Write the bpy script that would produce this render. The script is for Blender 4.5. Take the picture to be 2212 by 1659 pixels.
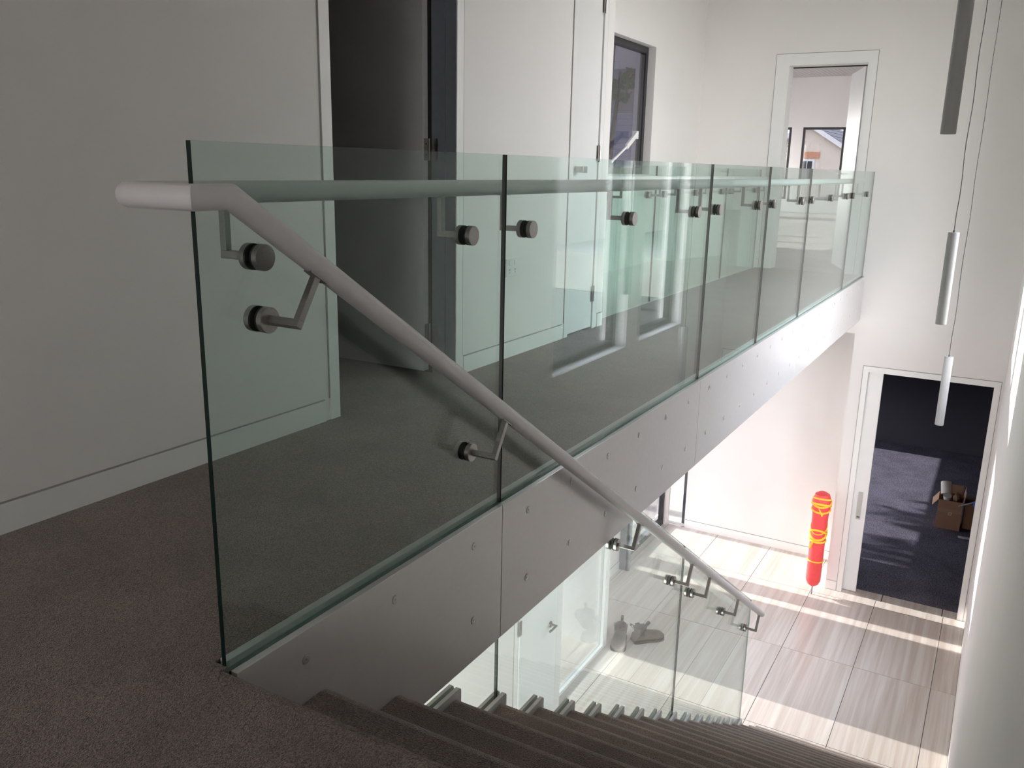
import bpy, bmesh, math, random
from mathutils import Vector, Matrix
random.seed(4)
S = bpy.context.scene
COL = S.collection
for o in list(bpy.data.objects): bpy.data.objects.remove(o)

# ------------------------------------------------------------------ camera
YAW, PITCH, ROLL, FPX = 29.6756, -14.152, 1.1984, 1852.18
cy_, cp_, cr_ = (math.radians(a) for a in (YAW, PITCH, ROLL))
fw = Vector((math.cos(cp_)*math.cos(cy_), math.cos(cp_)*math.sin(cy_), math.sin(cp_)))
rt = Vector((math.sin(cy_), -math.cos(cy_), 0)); up = rt.cross(fw)
rt2 = math.cos(cr_)*rt + math.sin(cr_)*up
up2 = -math.sin(cr_)*rt + math.cos(cr_)*up
cd = bpy.data.cameras.new('camera'); cam = bpy.data.objects.new('camera', cd); COL.objects.link(cam)
cam.matrix_world = Matrix(((rt2.x, up2.x, -fw.x, -1.0704), (rt2.y, up2.y, -fw.y, -1.2688), (rt2.z, up2.z, -fw.z, 1.0145), (0, 0, 0, 1)))
cd.sensor_fit = 'HORIZONTAL'; cd.sensor_width = 36.0; cd.lens = 36.0*FPX/2212.0
cd.clip_start = 0.02; cd.clip_end = 300
S.camera = cam

# ------------------------------------------------------------------ world, sun, exposure
W = bpy.data.worlds.new('sky'); S.world = W; W.use_nodes = True
wn = W.node_tree.nodes; wl = W.node_tree.links
bgn = wn['Background']
tcw = wn.new('ShaderNodeTexCoord'); sepw = wn.new('ShaderNodeSeparateXYZ'); rampw = wn.new('ShaderNodeValToRGB')
wl.new(tcw.outputs['Generated'], sepw.inputs[0]); wl.new(sepw.outputs['Z'], rampw.inputs[0]); wl.new(rampw.outputs[0], bgn.inputs['Color'])
rampw.color_ramp.elements[0].position = 0.0; rampw.color_ramp.elements[0].color = (1.0, 0.955, 0.91, 1)
rampw.color_ramp.elements[1].position = 0.7; rampw.color_ramp.elements[1].color = (0.78, 0.84, 1.0, 1)
bgn.inputs['Strength'].default_value = 9.0
sl = bpy.data.lights.new('sun', 'SUN'); sun = bpy.data.objects.new('sun', sl); COL.objects.link(sun)
sl.energy = 8.5; sl.angle = math.radians(0.53); sl.color = (1.0, 0.95, 0.88)
SUN_EL = math.radians(22)
sun.location = (6, 30, 14)
sun.rotation_euler = Vector((0.0, -math.cos(SUN_EL), -math.sin(SUN_EL))).to_track_quat('-Z', 'Y').to_euler()
S.view_settings.view_transform = 'Standard'; S.view_settings.look = 'None'
S.view_settings.gamma = 1.0; S.view_settings.use_curve_mapping = False
S.view_settings.exposure = 0.42
S.cycles.max_bounces = 12; S.cycles.diffuse_bounces = 8; S.cycles.glossy_bounces = 4
S.cycles.transparent_max_bounces = 48; S.cycles.transmission_bounces = 6
S.cycles.sample_clamp_indirect = 8.0
S.cycles.use_denoising = True
S.cycles.caustics_reflective = False; S.cycles.caustics_refractive = False

# ------------------------------------------------------------------ materials
def lin(c):
    return tuple((x/12.92 if x <= .04045 else ((x+.055)/1.055)**2.4) for x in c)
def mat(name, rgb, rough=.6, metal=0., spec=.5, noise=0., scale=20., bump=0., bscale=200., coat=0., stretch=None, srgb=False):
    m = bpy.data.materials.new(name); m.use_nodes = True
    n = m.node_tree.nodes; l = m.node_tree.links; b = n['Principled BSDF']
    rgb = lin(rgb) if srgb else rgb
    b.inputs['Base Color'].default_value = (*rgb, 1); b.inputs['Roughness'].default_value = rough
    b.inputs['Metallic'].default_value = metal; b.inputs['Specular IOR Level'].default_value = spec
    b.inputs['Coat Weight'].default_value = coat
    tc = n.new('ShaderNodeTexCoord'); mp = n.new('ShaderNodeMapping'); l.new(tc.outputs['Object'], mp.inputs[0])
    if stretch: mp.inputs['Scale'].default_value = stretch
    if noise:
        t = n.new('ShaderNodeTexNoise'); t.inputs['Scale'].default_value = scale; t.inputs['Detail'].default_value = 5
        l.new(mp.outputs[0], t.inputs['Vector'])
        r = n.new('ShaderNodeValToRGB')
        r.color_ramp.elements[0].position = .3; r.color_ramp.elements[1].position = .7
        r.color_ramp.elements[0].color = (*[x*(1-noise) for x in rgb], 1)
        r.color_ramp.elements[1].color = (*[min(1, x*(1+noise)) for x in rgb], 1)
        l.new(t.outputs['Fac'], r.inputs[0]); l.new(r.outputs[0], b.inputs['Base Color'])
    if bump:
        t = n.new('ShaderNodeTexNoise'); t.inputs['Scale'].default_value = bscale; t.inputs['Detail'].default_value = 3
        l.new(mp.outputs[0], t.inputs['Vector'])
        bp = n.new('ShaderNodeBump'); bp.inputs['Strength'].default_value = bump; bp.inputs['Distance'].default_value = .002
        l.new(t.outputs['Fac'], bp.inputs['Height']); l.new(bp.outputs[0], b.inputs['Normal'])
    return m

def glass_mat(name, tint, f0=.04, gloss=(1, 1, 1)):
    # a clear sheet: tinted straight-through transmission plus mirror reflection by Schlick's law
    m = bpy.data.materials.new(name); m.use_nodes = True
    n = m.node_tree.nodes; l = m.node_tree.links
    for x in list(n): n.remove(x)
    out = n.new('ShaderNodeOutputMaterial'); mix = n.new('ShaderNodeMixShader')
    tr = n.new('ShaderNodeBsdfTransparent'); tr.inputs[0].default_value = (*tint, 1)
    gl = n.new('ShaderNodeBsdfGlossy'); gl.inputs['Roughness'].default_value = 0.0; gl.inputs['Color'].default_value = (*gloss, 1)
    g = n.new('ShaderNodeNewGeometry')
    d = n.new('ShaderNodeVectorMath'); d.operation = 'DOT_PRODUCT'
    l.new(g.outputs['Normal'], d.inputs[0]); l.new(g.outputs['Incoming'], d.inputs[1])
    a = n.new('ShaderNodeMath'); a.operation = 'ABSOLUTE'; l.new(d.outputs['Value'], a.inputs[0])
    s = n.new('ShaderNodeMath'); s.operation = 'SUBTRACT'; s.inputs[0].default_value = 1; l.new(a.outputs[0], s.inputs[1])
    p = n.new('ShaderNodeMath'); p.operation = 'POWER'; p.inputs[1].default_value = 5; l.new(s.outputs[0], p.inputs[0])
    k = n.new('ShaderNodeMath'); k.operation = 'MULTIPLY_ADD'; k.inputs[1].default_value = 1-f0; k.inputs[2].default_value = f0
    l.new(p.outputs[0], k.inputs[0])
    l.new(k.outputs[0], mix.inputs[0]); l.new(tr.outputs[0], mix.inputs[1]); l.new(gl.outputs[0], mix.inputs[2])
    l.new(mix.outputs[0], out.inputs[0])
    return m

def carpet_mat(name, c1, c2, sc=260., bump=.9, sheen=.35):
    m = bpy.data.materials.new(name); m.use_nodes = True
    n = m.node_tree.nodes; l = m.node_tree.links; b = n['Principled BSDF']
    b.inputs['Roughness'].default_value = 1.0; b.inputs['Specular IOR Level'].default_value = .1
    b.inputs['Sheen Weight'].default_value = sheen; b.inputs['Sheen Roughness'].default_value = .6
    tc = n.new('ShaderNodeTexCoord')
    v = n.new('ShaderNodeTexVoronoi'); v.inputs['Scale'].default_value = sc; l.new(tc.outputs['Object'], v.inputs['Vector'])
    t = n.new('ShaderNodeTexNoise'); t.inputs['Scale'].default_value = sc*.9; t.inputs['Detail'].default_value = 4; l.new(tc.outputs['Object'], t.inputs['Vector'])
    t2 = n.new('ShaderNodeTexNoise'); t2.inputs['Scale'].default_value = 3.5; t2.inputs['Detail'].default_value = 4; l.new(tc.outputs['Object'], t2.inputs['Vector'])
    r = n.new('ShaderNodeValToRGB'); r.color_ramp.elements[0].position = .36; r.color_ramp.elements[1].position = .66
    r.color_ramp.elements[0].color = (*c1, 1); r.color_ramp.elements[1].color = (*c2, 1)
    l.new(t.outputs['Fac'], r.inputs[0])
    mx = n.new('ShaderNodeMix'); mx.data_type = 'RGBA'; mx.blend_type = 'MULTIPLY'; mx.inputs[0].default_value = .5
    r2 = n.new('ShaderNodeValToRGB'); r2.color_ramp.elements[0].position = .35; r2.color_ramp.elements[1].position = .65
    r2.color_ramp.elements[0].color = (.62, .6, .6, 1); r2.color_ramp.elements[1].color = (1.15, 1.15, 1.15, 1)
    l.new(t2.outputs['Fac'], r2.inputs[0]); l.new(r.outputs[0], mx.inputs[6]); l.new(r2.outputs[0], mx.inputs[7])
    l.new(mx.outputs[2], b.inputs['Base Color'])
    bp = n.new('ShaderNodeBump'); bp.inputs['Strength'].default_value = bump; bp.inputs['Distance'].default_value = .006
    l.new(v.outputs['Distance'], bp.inputs['Height']); l.new(bp.outputs[0], b.inputs['Normal'])
    return m

def travertine_mat():
    m = bpy.data.materials.new('travertine'); m.use_nodes = True
    n = m.node_tree.nodes; l = m.node_tree.links; b = n['Principled BSDF']
    b.inputs['Roughness'].default_value = .22; b.inputs['Specular IOR Level'].default_value = .45
    tc = n.new('ShaderNodeTexCoord'); oi = n.new('ShaderNodeObjectInfo')
    ad = n.new('ShaderNodeVectorMath'); ad.operation = 'ADD'
    sc = n.new('ShaderNodeMath'); sc.operation = 'MULTIPLY'; sc.inputs[1].default_value = 37.0; l.new(oi.outputs['Random'], sc.inputs[0])
    l.new(tc.outputs['Object'], ad.inputs[0]); l.new(sc.outputs[0], ad.inputs[1])
    mp = n.new('ShaderNodeMapping'); mp.inputs['Scale'].default_value = (.5, 15.0, 1.0); l.new(ad.outputs[0], mp.inputs[0])
    t = n.new('ShaderNodeTexNoise'); t.inputs['Scale'].default_value = 1.1; t.inputs['Detail'].default_value = 10; t.inputs['Roughness'].default_value = .58; t.inputs['Distortion'].default_value = .35
    l.new(mp.outputs[0], t.inputs['Vector'])
    r = n.new('ShaderNodeValToRGB'); e = r.color_ramp.elements
    e[0].position = .28; e[0].color = (.58, .50, .44, 1); e[1].position = .72; e[1].color = (.80, .755, .71, 1)
    x = e.new(.46); x.color = (.67, .60, .545, 1); x = e.new(.58); x.color = (.74, .69, .64, 1)
    l.new(t.outputs['Fac'], r.inputs[0]); l.new(r.outputs[0], b.inputs['Base Color'])
    return m

M = {}
M['wall'] = mat('white_wall_paint', (.80, .776, .762), .55, noise=.012, scale=3, bump=.05, bscale=300)
M['ceiling'] = mat('ceiling_paint', (.80, .80, .79), .8, noise=.01, scale=3)
M['trim'] = mat('white_trim_gloss', (.82, .815, .805), .35, noise=.01, scale=8)
M['door'] = mat('white_door_gloss', (.80, .80, .80), .3, noise=.01, scale=8)
M['shaded_door'] = mat('shaded_door_face', (.62, .61, .60), .4, noise=.03, scale=6)  # white door darkened in colour to hold the room's shade
M['gap'] = mat('shadow_gap', (.34, .33, .32), .9, noise=.05, scale=30)
M['black_gap'] = mat('black_seal_and_shade', (.006, .006, .007), .6, noise=.1, scale=30)  # black of the fascia seal; at doors it paints the gap shade
M['carpet'] = carpet_mat('brown_carpet', (.085, .060, .049), (.35, .262, .218), 330., .6)
M['nosing'] = carpet_mat('highlit_nosing_carpet', (.125, .09, .074), (.46, .35, .29), 330., .6, .5)  # lighter colour paints the highlight on the stair noses
M['room_carpet'] = carpet_mat('sunlit_room_carpet', (.20, .18, .165), (.50, .465, .43))  # brown carpet's colour lightened to stand in for sunlight
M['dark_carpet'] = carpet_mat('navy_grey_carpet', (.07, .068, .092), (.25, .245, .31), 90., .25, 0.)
M['tile'] = travertine_mat()
M['grout'] = mat('tile_grout', (.06, .055, .05), .9, noise=.1, scale=60)
M['fascia'] = mat('satin_steel_fascia', (.70, .69, .685), .26, metal=.35, spec=.5, noise=.015, scale=40, bump=.02, bscale=500)
M['bolt'] = mat('bolt_metal', (.62, .61, .60), .3, metal=.6, noise=.03, scale=60)
M['steel'] = mat('brushed_stainless', (.40, .385, .37), .3, metal=1., noise=.08, scale=60, stretch=(1, 1, 12))
M['rubber'] = mat('black_rubber', (.01, .01, .012), .6, noise=.1, scale=50)
M['rail'] = mat('satin_rail', (.76, .75, .765), .32, metal=.12, spec=.5, noise=.02, scale=30)
M['plate'] = mat('painted_stringer', (.66, .67, .66), .45, noise=.03, scale=30)
M['glass'] = glass_mat('balustrade_glass', (.87, .935, .912))
M['edge'] = mat('glass_edge', (.003, .014, .012), .35, spec=.25, noise=.3, scale=15)
M['topedge'] = mat('glass_top_edge', (.20, .30, .26), .15, spec=.8, noise=.1, scale=15)
M['wglass'] = glass_mat('window_glass', (.985, .99, .99))
M['tglass'] = glass_mat('view_dimming_glass', (.36, .36, .37))  # tint added to dim the bright view outdoors
M['sglass'] = glass_mat('light_dimming_glass', (.78, .78, .82))  # tint added to weaken daylight through the pane
M['dglass'] = glass_mat('sun_dimming_glass', (.66, .665, .67))  # tint added to weaken the sun patch on the tiles
M['eglass'] = glass_mat('entry_glass', (.82, .82, .83))  # tint added to tone down sky and sun at the entry
M['alu'] = mat('black_aluminium', (.022, .022, .026), .35, noise=.06, scale=30)
M['greyalu'] = mat('grey_aluminium', (.22, .24, .27), .4, noise=.04, scale=30)
M['pend'] = mat('grey_pendant', (.37, .365, .355), .5, noise=.02, scale=40)
M['cord'] = mat('pendant_cord', (.06, .055, .05), .7, noise=.1, scale=80)
M['socket'] = mat('socket_plastic', (.78, .78, .77), .35, noise=.01, scale=30)
M['slot'] = mat('socket_slot', (.03, .03, .03), .6, noise=.1, scale=30)
M['red'] = mat('red_nylon', (.95, .085, .09), .45, noise=.06, scale=14)
M['yellow'] = mat('yellow_strap', (.95, .62, .05), .5, noise=.06, scale=30)
M['boot'] = mat('worn_brown_leather', (.11, .095, .085), .6, noise=.35, scale=14, bump=.3, bscale=60)
M['bootsole'] = mat('boot_sole', (.035, .03, .028), .8, noise=.2, scale=30)
M['elastic'] = mat('boot_elastic', (.03, .03, .035), .9, noise=.1, scale=200)
M['card'] = mat('brown_cardboard', (.34, .19, .115), .8, noise=.07, scale=9)
M['cardin'] = mat('cardboard_inside', (.45, .28, .18), .85, noise=.07, scale=9)
M['tape'] = mat('packing_tape', (.40, .26, .17), .25, noise=.04, scale=9)
M['label'] = mat('faded_label', (.55, .42, .33), .5, noise=.05, scale=30)
M['ink'] = mat('label_ink', (.05, .04, .035), .7, noise=.1, scale=50)
M['paper'] = mat('white_paper', (.78, .78, .80), .7, noise=.03, scale=14)
M['offwhite'] = mat('offwhite_roll', (.72, .68, .64), .6, noise=.03, scale=14)
M['brownpaper'] = mat('kraft_paper', (.40, .29, .21), .8, noise=.15, scale=20, bump=.5, bscale=40)
M['blue'] = mat('blue_plastic', (.02, .12, .50), .35, noise=.3, scale=25, bump=.6, bscale=40)
M['darkwall'] = mat('unlit_room_wall', (.035, .035, .045), .8, noise=.05, scale=4)  # near-black colour stands in for shade in the unlit rooms
M['board'] = mat('sun_block_boards', (.36, .37, .50), .6, noise=.12, scale=6)
M['board2'] = mat('grey_sheet', (.30, .30, .32), .6, noise=.1, scale=4)
M['cream'] = mat('cream_render', (.74, .66, .56), .85, noise=.05, scale=4)
M['white_board'] = mat('white_weatherboard', (.80, .80, .80), .7, noise=.03, scale=5)
M['slate'] = mat('slate_roof', (.20, .20, .23), .7, noise=.35, scale=5, stretch=(1, 1, 8))
M['brick'] = mat('orange_brick', (.60, .30, .18), .9, noise=.25, scale=20)
M['concrete'] = mat('concrete_paving', (.42, .40, .38), .9, noise=.12, scale=2)
M['lawn'] = mat('dry_lawn', (.17, .17, .09), .95, noise=.4, scale=3)
M['road'] = mat('asphalt_road', (.12, .12, .125), .9, noise=.15, scale=2)
M['leaf'] = mat('tree_leaves', (.07, .13, .035), .7, noise=.4, scale=8)
M['bark'] = mat('tree_bark', (.12, .09, .07), .9, noise=.3, scale=12)
M['car'] = mat('silver_car_paint', (.66, .67, .69), .25, metal=.3, noise=.02, scale=3, coat=.6)
M['cglass'] = mat('car_window', (.02, .025, .03), .1, noise=.1, scale=5)
M['tyre'] = mat('tyre_rubber', (.02, .02, .02), .8, noise=.1, scale=20)
M['taillamp'] = mat('red_tail_lamp', (.65, .03, .03), .25, noise=.1, scale=20)
M['planks'] = mat('lined_ceiling', (.50, .47, .46), .6, noise=.06, scale=3, stretch=(1, 10, 1))

# ------------------------------------------------------------------ helpers
def finish(name, bm, m, parent=None, smooth=False, kind=None):
    me = bpy.data.meshes.new(name); bm.normal_update(); bm.to_mesh(me); bm.free()
    ms = m if isinstance(m, (list, tuple)) else [m]
    for x in ms: me.materials.append(M[x] if isinstance(x, str) else x)
    o = bpy.data.objects.new(name, me); COL.objects.link(o)
    if smooth:
        for p in me.polygons: p.use_smooth = True
        try: me.set_sharp_from_angle(angle=math.radians(40))
        except Exception: pass
    if parent: o.parent = parent
    if kind: o['kind'] = kind
    return o
def B(): return bmesh.new()
def box(bm, x0, x1, y0, y1, z0, z1, mi=0):
    v = [bm.verts.new((x, y, z)) for x in (x0, x1) for y in (y0, y1) for z in (z0, z1)]
    for q in ((0, 1, 3, 2), (4, 6, 7, 5), (0, 4, 5, 1), (2, 3, 7, 6), (0, 2, 6, 4), (1, 5, 7, 3)):
        f = bm.faces.new([v[i] for i in q]); f.material_index = mi
    return v
def prism(bm, pts, axis, a, b, mi=0):
    """polygon pts (u,v) extruded along axis: axis 'y' -> (x,z); 'x' -> (y,z); 'z' -> (x,y)"""
    def P(p, t): return {'y': (p[0], t, p[1]), 'x': (t, p[0], p[1]), 'z': (p[0], p[1], t)}[axis]
    A = [bm.verts.new(P(p, a)) for p in pts]; C = [bm.verts.new(P(p, b)) for p in pts]
    n = len(pts)
    fs = [bm.faces.new(A), bm.faces.new(C[::-1])]
    for i in range(n): fs.append(bm.faces.new((A[i], C[i], C[(i+1) % n], A[(i+1) % n])))
    for f in fs: f.material_index = mi
    bmesh.ops.recalc_face_normals(bm, faces=fs)
    return fs
def frame_of(d):
    d = d.normalized(); a = Vector((0, 0, 1)) if abs(d.z) < .9 else Vector((1, 0, 0))
    u = d.cross(a).normalized(); return u, d.cross(u).normalized()
def tube(bm, pts, r, n=20, caps=True, mi=0, u0=None):
    """sweep a circle along pts with mitred corners; r may be a list"""
    pts = [Vector(p) for p in pts]; N = len(pts); rs = r if isinstance(r, (list, tuple)) else [r]*N
    rings = []; u = None
    for i, p in enumerate(pts):
        d0 = (pts[i]-pts[i-1]).normalized() if i else (pts[1]-pts[0]).normalized()
        d1 = (pts[i+1]-pts[i]).normalized() if i < N-1 else d0
        t = (d0+d1).normalized(); k = 1/max(.35, t.dot(d0))
        if u is None: u, w = frame_of(d0)
        u = (u - d0*u.dot(d0)).normalized(); w = d0.cross(u)
        ring = []
        for j in range(n):
            a = 2*math.pi*j/n; off = (u*math.cos(a)+w*math.sin(a))*rs[i]
            # slide the offset along d0 on to the mitre plane
            s = -off.dot(t)/max(1e-6, d0.dot(t)); ring.append(bm.verts.new(p+off+d0*s))
        rings.append(ring)
        if d0.cross(d1).length > 1e-6: u = (d0.rotation_difference(d1) @ u).normalized()
    for A, C in zip(rings, rings[1:]):
        for j in range(n):
            f = bm.faces.new((A[j], A[(j+1) % n], C[(j+1) % n], C[j])); f.material_index = mi
    if caps:
        f = bm.faces.new(rings[0][::-1]); f.material_index = mi; f = bm.faces.new(rings[-1]); f.material_index = mi
def lathe(bm, prof, c, axis=Vector((0, 0, 1)), n=24, mi=0):
    u, w = frame_of(axis); axis = axis.normalized(); c = Vector(c); rings = []
    for r, h in prof:
        rings.append([bm.verts.new(c+axis*h+(u*math.cos(2*math.pi*j/n)+w*math.sin(2*math.pi*j/n))*max(r, 1e-4)) for j in range(n)])
    fs = []
    for A, C in zip(rings, rings[1:]):
        for j in range(n): fs.append(bm.faces.new((A[j], A[(j+1) % n], C[(j+1) % n], C[j])))
    fs.append(bm.faces.new(rings[0][::-1])); fs.append(bm.faces.new(rings[-1]))
    for f in fs: f.material_index = mi
    bmesh.ops.recalc_face_normals(bm, faces=fs)
def bar(bm, a, b, w, t, side, mi=0, a2=None):
    """flat bar from a to b; w across `side`, t across the third axis"""
    a = Vector(a); b = Vector(b); d = (b-a).normalized(); s = Vector(side); s = (s-d*s.dot(d)).normalized(); q = d.cross(s)
    v = [bm.verts.new(p+s*i*w/2+q*j*t/2) for p in (a, b) for i in (-1, 1) for j in (-1, 1)]
    fs = [bm.faces.new([v[i] for i in q_]) for q_ in ((0, 1, 3, 2), (4, 6, 7, 5), (0, 4, 5, 1), (2, 3, 7, 6), (0, 2, 6, 4), (1, 5, 7, 3))]
    for f in fs: f.material_index = mi
    bmesh.ops.recalc_face_normals(bm, faces=fs)
def bevel_mod(o, w, seg=2):
    m = o.modifiers.new('bevel', 'BEVEL'); m.width = w; m.segments = seg; m.limit_method = 'ANGLE'
def empty(name, loc, rz=0.):
    o = bpy.data.objects.new(name, None); COL.objects.link(o); o.location = loc; o.rotation_euler = (0, 0, rz); o.empty_display_size = .1
    return o
def tag(o, label, cat, group=None):
    o['label'] = label; o['category'] = cat
    if group: o['group'] = group
    return o
def struct(o, label=None, cat=None):
    o['kind'] = 'structure'
    if label: o['label'] = label
    if cat: o['category'] = cat
    return o
def keep(o, parent):
    """parent o to an empty without moving it"""
    o.parent = parent; o.matrix_parent_inverse = parent.matrix_basis.inverted()
    return o
def wall(name, axis, a0, a1, u0, u1, z0, z1, holes, m='wall', parent=None):
    """wall slab: axis 'y' => thickness in y (a0..a1), length in x; axis 'x' => thickness in x, length in y"""
    us = sorted({u0, u1, *[h[0] for h in holes], *[h[1] for h in holes]}); zs = sorted({z0, z1, *[h[2] for h in holes], *[h[3] for h in holes]})
    us = [u for u in us if u0 <= u <= u1]; zs = [z for z in zs if z0 <= z <= z1]
    inh = lambda u, z: any(h[0] < u < h[1] and h[2] < z < h[3] for h in holes)
    bm = B(); V = {}
    def vt(i, j, s):
        k = (i, j, s)
        if k not in V:
            a = (a0, a1)[s]; V[k] = bm.verts.new((us[i], a, zs[j]) if axis == 'y' else (a, us[i], zs[j]))
        return V[k]
    solid = lambda i, j: 0 <= i < len(us)-1 and 0 <= j < len(zs)-1 and not inh((us[i]+us[i+1])/2, (zs[j]+zs[j+1])/2)
    for i in range(len(us)-1):
        for j in range(len(zs)-1):
            if not solid(i, j): continue
            for s in (0, 1): bm.faces.new((vt(i, j, s), vt(i+1, j, s), vt(i+1, j+1, s), vt(i, j+1, s)))
            for (di, dj, p, q) in ((-1, 0, (i, j), (i, j+1)), (1, 0, (i+1, j), (i+1, j+1)), (0, -1, (i, j), (i+1, j)), (0, 1, (i, j+1), (i+1, j+1))):
                if not solid(i+di, j+dj): bm.faces.new((vt(*p, 0), vt(*q, 0), vt(*q, 1), vt(*p, 1)))
    bmesh.ops.recalc_face_normals(bm, faces=bm.faces)
    o = finish(name, bm, m, parent)
    if not parent: struct(o)
    return o

# ------------------------------------------------------------------ measured dimensions
ZF = .012           # upper carpet
F = -3.528          # lower tile floor
L = 8.4225          # end wall of the void
YR = -1.415         # right wall
YW = 1.016          # corridor wall face
FD = -.4543         # bottom of fascia / bridge
GT = 1.05           # top of balustrade glass
CEIL = 3.05
XB = 4.12           # end of the corridor block
YG = 1.13           # rear balustrade
J = [0., 1.099, 3.052, 4.180, 5.3585, 7.204, L]

# ------------------------------------------------------------------ floors, slabs, ceilings
bm = B()
# landing + corridor + bridge carpet, nosing rounded at the stair edge
r = .032
prof = [(-4, FD), (-4, ZF)] + [(.0044-r+r*math.sin(a), ZF-r*(1-math.cos(a))) for a in [i*math.pi/2/5 for i in range(6)]] + [(.004, -.16), (.004, FD)]
prism(bm, prof, 'y', YR, -.001)
box(bm, -4, 0.0, -.001, YW+.5, FD, ZF)
box(bm, 0, XB, .034, YW+.5, FD, ZF)
box(bm, XB, L, .034, YG-.012, FD, ZF)
fl = finish('floor', bm, 'carpet'); struct(fl)
fl['label'] = 'brown cut pile carpet of the upper landing and bridge'
bm = B(); box(bm, -1, XB-.15, YW+.5, 3.3, FD, ZF); struct(finish('floor', bm, 'carpet'))
bm = B(); box(bm, -4.2, L, YR-.2, 3.4, CEIL, CEIL+.2); struct(finish('ceiling', bm, 'ceiling'))

# lower floor: grout bed with one object per tile
lower = empty('floor', (5, 0, F)); struct(lower)
lower['label'] = 'pale travertine tile floor of the lower hall'
bm = B(); box(bm, 1.0, 9.2, YR-.0, 2.2, F-.12, F-.004)
keep(finish('grout_bed', bm, 'grout'), lower)
cols = [YR] + [-1.2078+.6692*k for k in range(0, 6)] + [2.2]
rows = [1.461, 2.818, 4.1746, 5.5316, 6.8887, 8.2465, 9.2]
g = .0026
for i in range(len(rows)-1):
    for k in range(len(cols)-1):
        x0, x1, y0, y1 = rows[i]+g, rows[i+1]-g, cols[k]+g, cols[k+1]-g
        if rows[i] >= 8.2 and y0 < 0: x1 = min(x1, 8.4105)
        if rows[i] < 4 and y0 < -.1: continue
        if y1-y0 < .02 or x1-x0 < .02: continue
        bm = B(); box(bm, x0, x1, y0, y1, F-.01, F)
        o = finish('tile', bm, 'tile'); keep(o, lower)
bm = B(); box(bm, 8.4125, 9.2, .006, .1306-g, F-.01, F); keep(finish('tile', bm, 'tile'), lower)
for (y0, y1) in ((-1.346, -1.194), (-1.19, -.59), (-.586, -.17)):
    bm = B(); box(bm, 8.4135, 8.59, y0+g, y1-g, F-.01, F+.0); keep(finish('tile', bm, 'tile'), lower)

# ------------------------------------------------------------------ right wall with tall black windows
W1 = (4.22, 5.56, -.43, 2.6); W2 = (5.86, 6.95, -.43, 2.6); W3 = (5.86, 7.1, -2.45, -1.2)
wall('wall_right', 'y', YR-.22, YR, -4, L+.2, F-.1, CEIL, [W1, W2, W3])
def window_y(n, w, y_in, y_out, mull=(), frame=.05, glass='wglass', fm='alu'):
    """framed window in a wall that runs along x"""
    x0, x1, z0, z1 = w
    e = empty('window_%d' % n, ((x0+x1)/2, (y_in+y_out)/2, z0)); struct(e)
    ya, yb = min(y_in, y_out), max(y_in, y_out)
    bm = B()
    box(bm, x0, x0+frame, ya, yb, z0, z1); box(bm, x1-frame, x1, ya, yb, z0, z1)
    box(bm, x0+frame, x1-frame, ya, yb, z0, z0+frame); box(bm, x0+frame, x1-frame, ya, yb, z1-frame, z1)
    keep(finish('window_frame', bm, fm), e)
    for mx in mull:
        bm = B(); box(bm, mx-frame/2, mx+frame/2, ya, yb, z0+frame, z1-frame); keep(finish('mullion', bm, fm), e)
    ed = [x0+frame] + [m_ for mx in mull for m_ in (mx-frame/2, mx+frame/2)] + [x1-frame]
    for a, b in zip(ed[::2], ed[1::2]):
        bm = B(); ym = (ya+yb)/2; box(bm, a, b, ym-.003, ym+.003, z0+frame, z1-frame); keep(finish('pane', bm, glass), e)
    return e
window_y(1, W1, YR-.10, YR-.17)
window_y(2, W2, YR-.10, YR-.17)
window_y(3, W3, YR-.10, YR-.17)

# ------------------------------------------------------------------ end wall: upper door, lower sliding door, recess under the bridge
UD = (.1736, .9544, ZF, 2.1003); LD = (-1.3461, -.17, F-.1, -.9794)
wall('wall_end', 'x', L, L+.2, YR-.22, 3.4, F-.1, CEIL+.6, [UD, LD, (.006, 3.4, F-.1, -.6)])
def surround(name, xf, y0, y1, ztop, z0, oy0, oy1, oz, sign=-1, t=.012, label=None):
    """flush architrave boards and the fine shadow line round them, in a wall at x = xf"""
    e = empty(name, (xf, (y0+y1)/2, z0)); struct(e)
    for (a, b, c, d) in ((oy0, y0, z0, ztop), (y1, oy1, z0, ztop), (oy0, oy1, ztop, oz)):
        bm = B(); box(bm, xf-.005, xf, a, b, c, d); keep(finish('architrave', bm, 'trim'), e)
    bm = B(); q = .006
    box(bm, xf-.003, xf, oy0-q, oy0, z0, oz+q); box(bm, xf-.003, xf, oy1, oy1+q, z0, oz+q); box(bm, xf-.003, xf, oy0, oy1, oz, oz+q)
    keep(finish('shadow_line', bm, 'gap'), e)
    return e
ud = surround('door_1', L, UD[0], UD[1], UD[3], ZF, .0972, 1.0749, 2.199)
# jamb lining
bm = B()
box(bm, L, L+.2, UD[0], UD[0]+.012, ZF, UD[3]); box(bm, L, L+.2, UD[1]-.012, UD[1], ZF, UD[3]); box(bm, L, L+.2, UD[0]+.012, UD[1]-.012, UD[3]-.012, UD[3])
keep(finish('door_frame', bm, 'trim'), ud)
bm = B(); box(bm, L+.19, L+.215, UD[0]+.012, UD[0]+.034, ZF+.01, UD[3]-.013); box(bm, L+.19, L+.2, UD[0]+.03, UD[1]-.012, UD[3]-.022, UD[3]-.012)  # black strips painted for the shade in the open hinge gap
keep(finish('hinge_gap_shade', bm, 'black_gap'), ud)
leaf = bpy.data.objects.new('door_leaf', None)
bm = B(); box(bm, 0, .80, 0, .038, 0, 2.06)
lf = finish('leaf', bm, 'door'); lf.location = (L+.225, UD[0]+.022, ZF+.012); lf.rotation_euler = (0, 0, math.atan2(.27, .80)); keep(lf, ud)
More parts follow.
